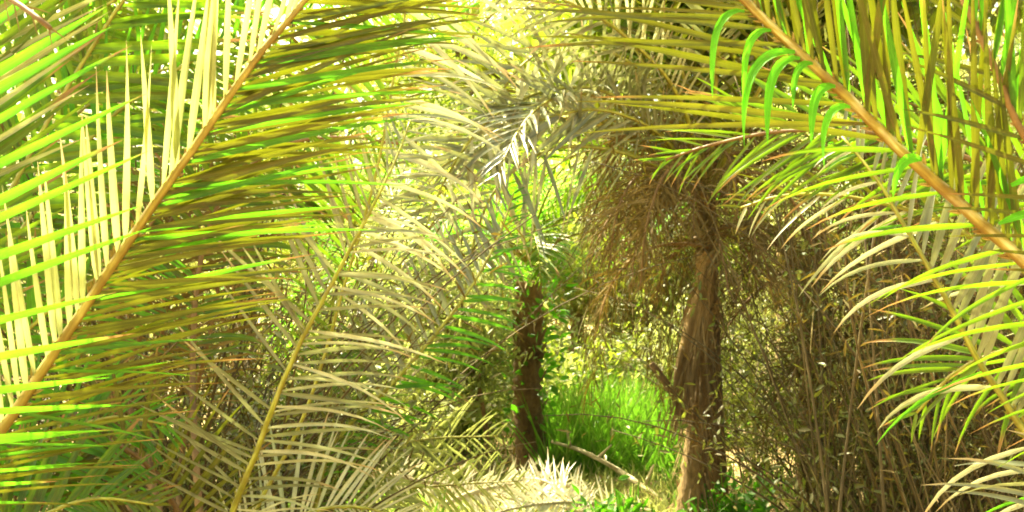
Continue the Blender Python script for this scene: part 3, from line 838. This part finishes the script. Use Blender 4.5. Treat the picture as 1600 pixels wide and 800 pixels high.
def broad_tree(name, loc, label, h, r, nl, leafsize, mat, group=None, trunk_r=.12, bark='bark_dark', low=.3, wob=.6):
    o = empty(name, loc, label, 'tree', group)
    loc = np.asarray(loc, float)
    mb, ml = MB(), MB()
    P = arc_path(loc, R.random() * 6.28, 1.5 if wob > .3 else 1.57, h * .8, R.normal(0, .1 * wob), 16, R.normal(0, wob))
    mb.tube(P, np.linspace(trunk_r, trunk_r * .3, 16) + trunk_r * .5 * np.exp(-np.linspace(0, 10, 16)), bark, 10)
    nb = 26
    per = nl // (nb * 3)
    for k in range(nb):
        i = int(R.uniform(low, 1) * 15)
        b = arc_path(P[i], k * 2.4 + R.normal(0, .3), R.uniform(-.1, .9), r * R.uniform(.5, 1.1), R.normal(0.1, .3), 10, R.normal(0, 1.0))
        mb.tube(b, np.linspace(trunk_r * .28, .008, 10), bark, 5)
        for c in range(3):
            tip = b[R.integers(4, 10)] + R.normal(0, r * .1, 3)
            s_ = r * R.uniform(.10, .26)
            pos = tip + R.normal(0, 1, (per, 3)) * [s_, s_, s_ * .6]
            ml.leaves(pos, R.normal(0, 1, (per, 3)) + [0, 0, -.3], R.normal(0, .7, (per, 3)) + [0, 0, 1], leafsize * R.uniform(.6, 1.3, per), leafsize * .45 * R.uniform(.7, 1.2, per), mat, .3, 2, .2)
    mb.build('trunk', o)
    ml.build('crown', o)
    return o


# dark thicket at the right
spots = [(1330, 6.4), (1420, 5.6), (1500, 6.2), (1580, 5.4), (1320, 8.2), (1440, 7.8), (1550, 7.6), (1660, 6.8), (1200, 9.4), (1300, 10.0), (1420, 9.8)]
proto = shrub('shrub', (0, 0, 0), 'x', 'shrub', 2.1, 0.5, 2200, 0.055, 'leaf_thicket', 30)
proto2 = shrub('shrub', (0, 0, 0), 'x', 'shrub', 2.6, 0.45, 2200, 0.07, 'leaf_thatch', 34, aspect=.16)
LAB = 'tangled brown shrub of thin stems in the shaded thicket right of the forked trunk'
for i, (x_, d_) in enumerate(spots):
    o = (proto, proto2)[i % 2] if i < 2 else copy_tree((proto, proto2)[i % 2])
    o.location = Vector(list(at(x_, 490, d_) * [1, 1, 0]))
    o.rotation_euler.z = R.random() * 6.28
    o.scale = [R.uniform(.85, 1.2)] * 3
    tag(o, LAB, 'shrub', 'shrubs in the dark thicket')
# thin bare stems rising through the thicket, beyond counting
mb = MB()
for k in range(140):
    d_ = R.uniform(4.6, 9.5)
    x_ = R.uniform(1110, 1640)
    b = at(x_, 490, d_) * [1, 1, 0]
    if x_ < 1270 and d_ < 7.9:
        continue
    P = arc_path(b, R.random() * 6.28, R.uniform(1.0, 1.57), R.uniform(1.4, 3.9), R.normal(0, .15), 10, R.normal(0, .25))
    mb.tube(P, np.linspace(R.choice([.003, .004, .006, .010]), .002, 10), 'stem_brown', 5)
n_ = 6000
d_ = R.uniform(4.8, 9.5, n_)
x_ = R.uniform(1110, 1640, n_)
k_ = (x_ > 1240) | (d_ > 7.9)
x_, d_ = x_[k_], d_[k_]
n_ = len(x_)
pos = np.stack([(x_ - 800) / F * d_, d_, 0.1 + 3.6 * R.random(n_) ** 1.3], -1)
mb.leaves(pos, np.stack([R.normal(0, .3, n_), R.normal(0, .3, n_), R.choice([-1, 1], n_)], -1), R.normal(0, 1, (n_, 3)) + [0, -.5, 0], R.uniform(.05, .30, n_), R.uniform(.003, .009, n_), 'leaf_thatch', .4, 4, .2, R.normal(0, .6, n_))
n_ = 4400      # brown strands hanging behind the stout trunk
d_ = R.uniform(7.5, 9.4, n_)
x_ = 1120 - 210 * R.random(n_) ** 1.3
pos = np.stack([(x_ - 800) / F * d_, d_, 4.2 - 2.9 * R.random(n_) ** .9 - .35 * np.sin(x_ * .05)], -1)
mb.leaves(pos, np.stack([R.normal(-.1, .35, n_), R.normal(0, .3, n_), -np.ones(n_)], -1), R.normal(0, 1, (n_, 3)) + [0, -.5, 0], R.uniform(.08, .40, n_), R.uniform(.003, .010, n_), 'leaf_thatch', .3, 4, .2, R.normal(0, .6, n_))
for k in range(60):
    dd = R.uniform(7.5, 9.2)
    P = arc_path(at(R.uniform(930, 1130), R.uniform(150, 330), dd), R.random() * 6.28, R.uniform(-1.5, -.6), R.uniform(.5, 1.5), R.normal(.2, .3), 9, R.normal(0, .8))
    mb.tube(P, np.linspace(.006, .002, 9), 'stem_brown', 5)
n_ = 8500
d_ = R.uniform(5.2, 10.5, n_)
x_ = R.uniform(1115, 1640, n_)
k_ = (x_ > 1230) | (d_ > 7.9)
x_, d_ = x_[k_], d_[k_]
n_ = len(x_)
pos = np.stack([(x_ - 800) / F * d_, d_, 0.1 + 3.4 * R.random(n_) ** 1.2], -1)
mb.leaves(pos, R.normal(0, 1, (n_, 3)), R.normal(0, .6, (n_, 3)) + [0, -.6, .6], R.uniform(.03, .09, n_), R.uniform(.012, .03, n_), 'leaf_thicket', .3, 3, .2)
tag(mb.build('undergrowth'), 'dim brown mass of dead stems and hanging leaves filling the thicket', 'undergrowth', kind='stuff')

# dark hollow at the lower left
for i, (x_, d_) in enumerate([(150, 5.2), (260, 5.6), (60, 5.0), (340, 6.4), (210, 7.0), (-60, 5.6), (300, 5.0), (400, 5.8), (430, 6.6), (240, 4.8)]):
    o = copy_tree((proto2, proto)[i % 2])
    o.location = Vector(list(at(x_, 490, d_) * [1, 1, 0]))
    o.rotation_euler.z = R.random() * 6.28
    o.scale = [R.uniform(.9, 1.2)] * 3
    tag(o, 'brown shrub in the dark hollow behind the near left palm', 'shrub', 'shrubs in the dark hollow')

# sunlit shrubs round the slim trunk
SH = [(650, 9.2, 'low sunlit shrub with yellow leaves left of the slim trunk', 'leaf_sunny', 1.0, .45),
      (555, 9.0, 'pale yellow shrub behind the young palm', 'leaf_sunny', 1.0, .5),
      (730, 11.2, 'bushy green and yellow shrub just left of the slim trunk', 'leaf_broad', 1.5, .5),
      (540, 8.6, 'sunlit straw coloured shrub behind the grey leaflets', 'leaf_sunny', 1.2, .5),
      (880, 12.8, 'leafy shrub rising behind the green grass', 'leaf_broad', 1.7, .7),
      (990, 13.5, 'thin pale shrub behind the grass beside the stout trunk', 'leaf_sunny', 2.0, .7),
      (740, 12.0, 'tall yellow green shrub behind the slim trunk', 'leaf_sunny', 2.2, .8),
      (590, 11.5, 'tall pale shrub in the sunlit gap at the left middle', 'leaf_sunny', 2.1, .8),
      (1130, 12.5, 'bright shrub glimpsed right of the stout trunk', 'leaf_sunny', 1.9, .8),
      (1330, 12.5, 'yellow sunlit shrub glimpsed behind the dark thicket', 'leaf_sunny', 2.2, .9),
      (960, 6.6, 'small low green plant at the bottom edge in the clearing', 'leaf_bright', .35, .4),
      (1140, 7.2, 'small bright green plant at the right foot of the stout trunk', 'leaf_bright', .45, .3)]
for x_, d_, lab, m_, h_, r_ in SH:
    shrub('shrub', at(x_, 490, d_) * [1, 1, 0], lab, 'shrub', h_, r_, 2600 if h_ > 1 else 500, .11, m_, 24)

# leafy little trees round the slim trunk
for x_, d_, h_, r_, lab, m_ in ((748, 11.0, 3.1, .8, 'small leafy tree whose bright leaves crowd the head of the slim trunk', 'leaf_sunny'),
                                (765, 9.5, 3.0, .55, 'thin sapling whose bright green leaves veil the top of the slim trunk', 'leaf_sunny'),
                                (660, 9.8, 2.2, .7, 'low leafy tree left of the slim trunk behind the small young palm', 'leaf_sunny')):
    broad_tree('small_tree', at(x_, 490, d_) * [1, 1, 0], lab, h_, r_, 3600 if h_ != 3.0 else 1700, .085, m_, 'small trees by the slim trunk', trunk_r=.03, low=.35)
for x_, d_, h_, lab in ((1400, 6.8, 1.9, 'dead palm with hanging brown fronds inside the dark thicket'), (1265, 8.2, 2.3, 'dead palm just right of the stout trunk, its brown fronds hanging'), (1530, 6.0, 1.7, 'dead palm at the right of the thicket behind the drooping cream leaflets')):
    p0 = at(x_, 490, d_) * [1, 1, 0]
    o = empty('palm_tree', p0, lab, 'dead palm', 'dead palms in the thicket')
    palm_trunk(p0, p0 + [0.05, 0, h_], .10, .08, 'bark_dark', 20, 12, True, 60, parent=o, fibre=80)
    for k in range(11):
        gen_frond(o, p0 + [0.05, 0, h_ - R.uniform(-.1, .4)], k * 2.4 + R.normal(0, .3), R.uniform(-.5, 1.0), R.uniform(.7, 1.7), R.uniform(1.2, 2.6), R.uniform(.22, .42), ('leaf_dead', 'leaf_thatch')[k % 2], 46, 4, .012, rmat='rachis_brown', dr=1.0, jit=.25, s0=.15, name='dead_frond')

# palms and trees behind
bgp = []
for v in range(3):
    o = empty('palm_tree', (0, 0, 0), 'x', 'palm tree')
    h_ = (1.6, 2.6, 3.6)[v]
    palm_trunk((0, 0, 0), (0, 0, h_), .16, .13, 'bark_palm', 18, 10, True, 20 + v, parent=o)
    for k in range(20):
        gen_frond(o, (0, 0, h_), k * 2.4 + R.normal(0, .2), R.uniform(-.2, 1.35), R.uniform(2.0, 2.9), R.uniform(.7, 1.5), .55, ('leaf_near', 'leaf_sunny', 'leaf_olive', 'leaf_bright')[(k + v) % 4], 40, 3, .036, dr=.5)
    bgp.append(o)
PL = [(560, 13.0, 0, 'palm with yellow fronds behind the sunlit shrubs at the left middle'),
      (700, 16.0, 1, 'palm standing behind the slim dark trunk to its left'),
      (900, 18.0, 0, 'low palm beyond the green grass'),
      (380, 11.5, 1, 'palm half hidden behind the big left frond'),
      (180, 10.5, 2, 'tall palm behind the upper left fronds'),
      (-60, 12.0, 1, 'palm at the far left edge behind the bright leaflets'),
      (1010, 20.0, 2, 'distant palm above the brown skirt of the stout trunk'),
      (1230, 13.0, 1, 'palm behind the left part of the dark thicket'),
      (1420, 12.0, 2, 'palm behind the thick orange midrib'),
      (1620, 11.5, 1, 'palm at the right edge behind the grey leaflets'),
      (800, 24.0, 2, 'far palm in the middle between the two trunks'),
      (480, 20.0, 2, 'far palm seen through the left fronds'),
      (1150, 24.0, 2, 'far palm right of the stout trunk')]
for i, (x_, d_, v, lab) in enumerate(PL):
    first = v not in [p[2] for p in PL[:i]]
    o = bgp[v] if first else copy_tree(bgp[v])
    o.location = Vector(list(at(x_, 490, d_) * [1, 1, 0]))
    o.rotation_euler.z = R.random() * 6.28
    tag(o, lab, 'palm tree', 'palms behind the clearing')
BT = [(560, 22, 6, 2.6, 'leafy broadleaf tree with yellow crown at the left middle', 'leaf_sunny'),
      (850, 26, 8, 3.2, 'broadleaf tree with pale crown in the middle distance', 'leaf_sunny'),
      (690, 15.5, 4.2, 1.5, 'small broadleaf tree just behind the slim trunk', 'leaf_broad'),
      (985, 18, 5.0, 1.6, 'broadleaf tree over the grass with brownish green crown', 'leaf_broad'),
      (690, 19, 9, 2.8, 'tall broadleaf tree rising behind the slim trunk up to the top edge', 'leaf_broad'),
      (800, 30, 13, 4.0, 'tallest far tree in the gap at the top middle', 'leaf_broad'),
      (250, 20, 7, 3.0, 'broadleaf tree at the far left behind the fronds', 'leaf_sunny'),
      (1170, 20, 7, 2.8, 'broadleaf tree behind the stout trunk', 'leaf_sunny'),
      (1400, 18, 7, 3.0, 'broadleaf tree behind the dark thicket', 'leaf_sunny')]
for x_, d_, h_, r_, lab, m_ in BT:
    broad_tree('broadleaf_tree', at(x_, 490, d_) * [1, 1, 0], lab, h_, r_, 9000, .17, m_, 'trees behind the palms')
# the closed wall of woods beyond
mb = MB()
n_ = 26000
d_ = R.uniform(26, 40, n_)
x_ = R.uniform(-300, 1900, n_)
pos = np.stack([(x_ - 800) / F * d_, d_, 12 * R.random(n_) ** 1.2], -1)
mb.leaves(pos, R.normal(0, 1, (n_, 3)), R.normal(0, .7, (n_, 3)) + [0, -.4, 1], R.uniform(.3, .7, n_), R.uniform(.12, .26, n_), 'leaf_sunny', .3, 2, .2)
for k in range(60):
    dd = R.uniform(27, 40)
    b = at(R.uniform(-300, 1900), 490, dd) * [1, 1, 0]
    mb.tube(arc_path(b, R.random() * 6.28, 1.5, R.uniform(7, 12), R.normal(0, .1), 10), np.linspace(.2, .06, 10), 'bark_dark', 6)
tag(mb.build('woods'), 'sunlit far woods closing the view behind the grove', 'woods', kind='stuff')

# unseen crowns added overhead to shade thicket, hollow and near fronds
for (x, y, h_, r_, lab) in ((1.56, 8.05, 6.8, 1.8, 'tall tree added to shade the thicket from above the picture'),
                            (2.9, 7.9, 6.6, 2.0, 'tall tree added to shade the right thicket, crown above the picture'),
                            (-3.5, 5.9, 6.6, 2.2, 'tall tree added to shade the dark hollow, crown above the picture')):
    broad_tree('added_shade_tree', (x, y, 0), lab, h_, r_, 9000, .2, 'leaf_broad', 'added shade trees', low=.72, wob=.05)
for (x, y, h_, lab) in ((-1.9, 0.5, 4.2, 'unseen tall palm added beside the viewer to shade the left fronds'), (1.75, 0.6, 4.4, 'unseen tall palm added on the right to dapple the fronds below')):  # palms added out of view to dapple the near fronds
    o = empty('palm_tree', (x, y, 0), lab, 'palm tree', 'palms framing the view')
    palm_trunk((x, y, 0), (x, y, h_), .16, .13, 'bark_palm', 18, 10, True, 40, parent=o)
    for k in range(6 if x < 0 else 5):
        gen_frond(o, (x, y, h_), k * 2.4 + R.normal(0, .2), R.uniform(.15, 1.25), R.uniform(2.2, 2.8), R.uniform(.6, 1.1), .5, 'leaf_near', 46, 4, .03, dr=.4)

# ------------------------------------------------------------------ light, sky, camera
SUN_AZ, SUN_EL = -52.0, 58.0      # azimuth from straight ahead (+y), minus is left
w = bpy.data.worlds.new('World')
scene.world = w
w.use_nodes = True
nt = w.node_tree
bg = nt.nodes['Background']
sky = nt.nodes.new('ShaderNodeTexSky')
sky.sky_type = 'NISHITA'
sky.sun_disc = False
sky.sun_elevation = rad(SUN_EL)
sky.sun_rotation = rad(SUN_AZ)
sky.dust_density = 8.0
sky.air_density = 1.0
sky.ozone_density = 0.3
nt.links.new(mixc(nt, 1.0, sky.outputs[0], (1.0, 0.95, 0.60), 'MULTIPLY'), bg.inputs[0])   # dusty warm air
bg.inputs[1].default_value = 0.15
ld = bpy.data.lights.new('sun', 'SUN')
ld.energy = 4.5
ld.angle = rad(0.5)
ld.color = (1.0, 0.91, 0.62)
lo = bpy.data.objects.new('sun', ld)
COL.objects.link(lo)
sd = Vector((math.sin(rad(SUN_AZ)) * math.cos(rad(SUN_EL)), math.cos(rad(SUN_AZ)) * math.cos(rad(SUN_EL)), math.sin(rad(SUN_EL))))
lo.rotation_euler = sd.to_track_quat('Z', 'Y').to_euler()

cd = bpy.data.cameras.new('camera')
co = bpy.data.objects.new('camera', cd)
COL.objects.link(co)
co.location = Vector(list(CAM))
co.rotation_euler = (rad(90) + PITCH, 0, 0)
cd.sensor_width = 36
cd.lens = 36 * F / 1600
cd.clip_start = 0.05
cd.clip_end = 1500
cd.dof.use_dof = True
cd.dof.focus_distance = 2.8
cd.dof.aperture_fstop = 9.0
scene.camera = co

scene.view_settings.view_transform = 'Standard'
scene.view_settings.look = 'None'
scene.view_settings.exposure = 2.65
scene.view_settings.gamma = 1.0
scene.render.engine = 'CYCLES'
scene.cycles.use_denoising = True
scene.cycles.max_bounces = 8
scene.cycles.volume_bounces = 0
scene.cycles.diffuse_bounces = 4
scene.cycles.transmission_bounces = 6
scene.cycles.glossy_bounces = 2
scene.cycles.caustics_reflective = False
scene.cycles.caustics_refractive = False
scene.cycles.filter_width = 1.8
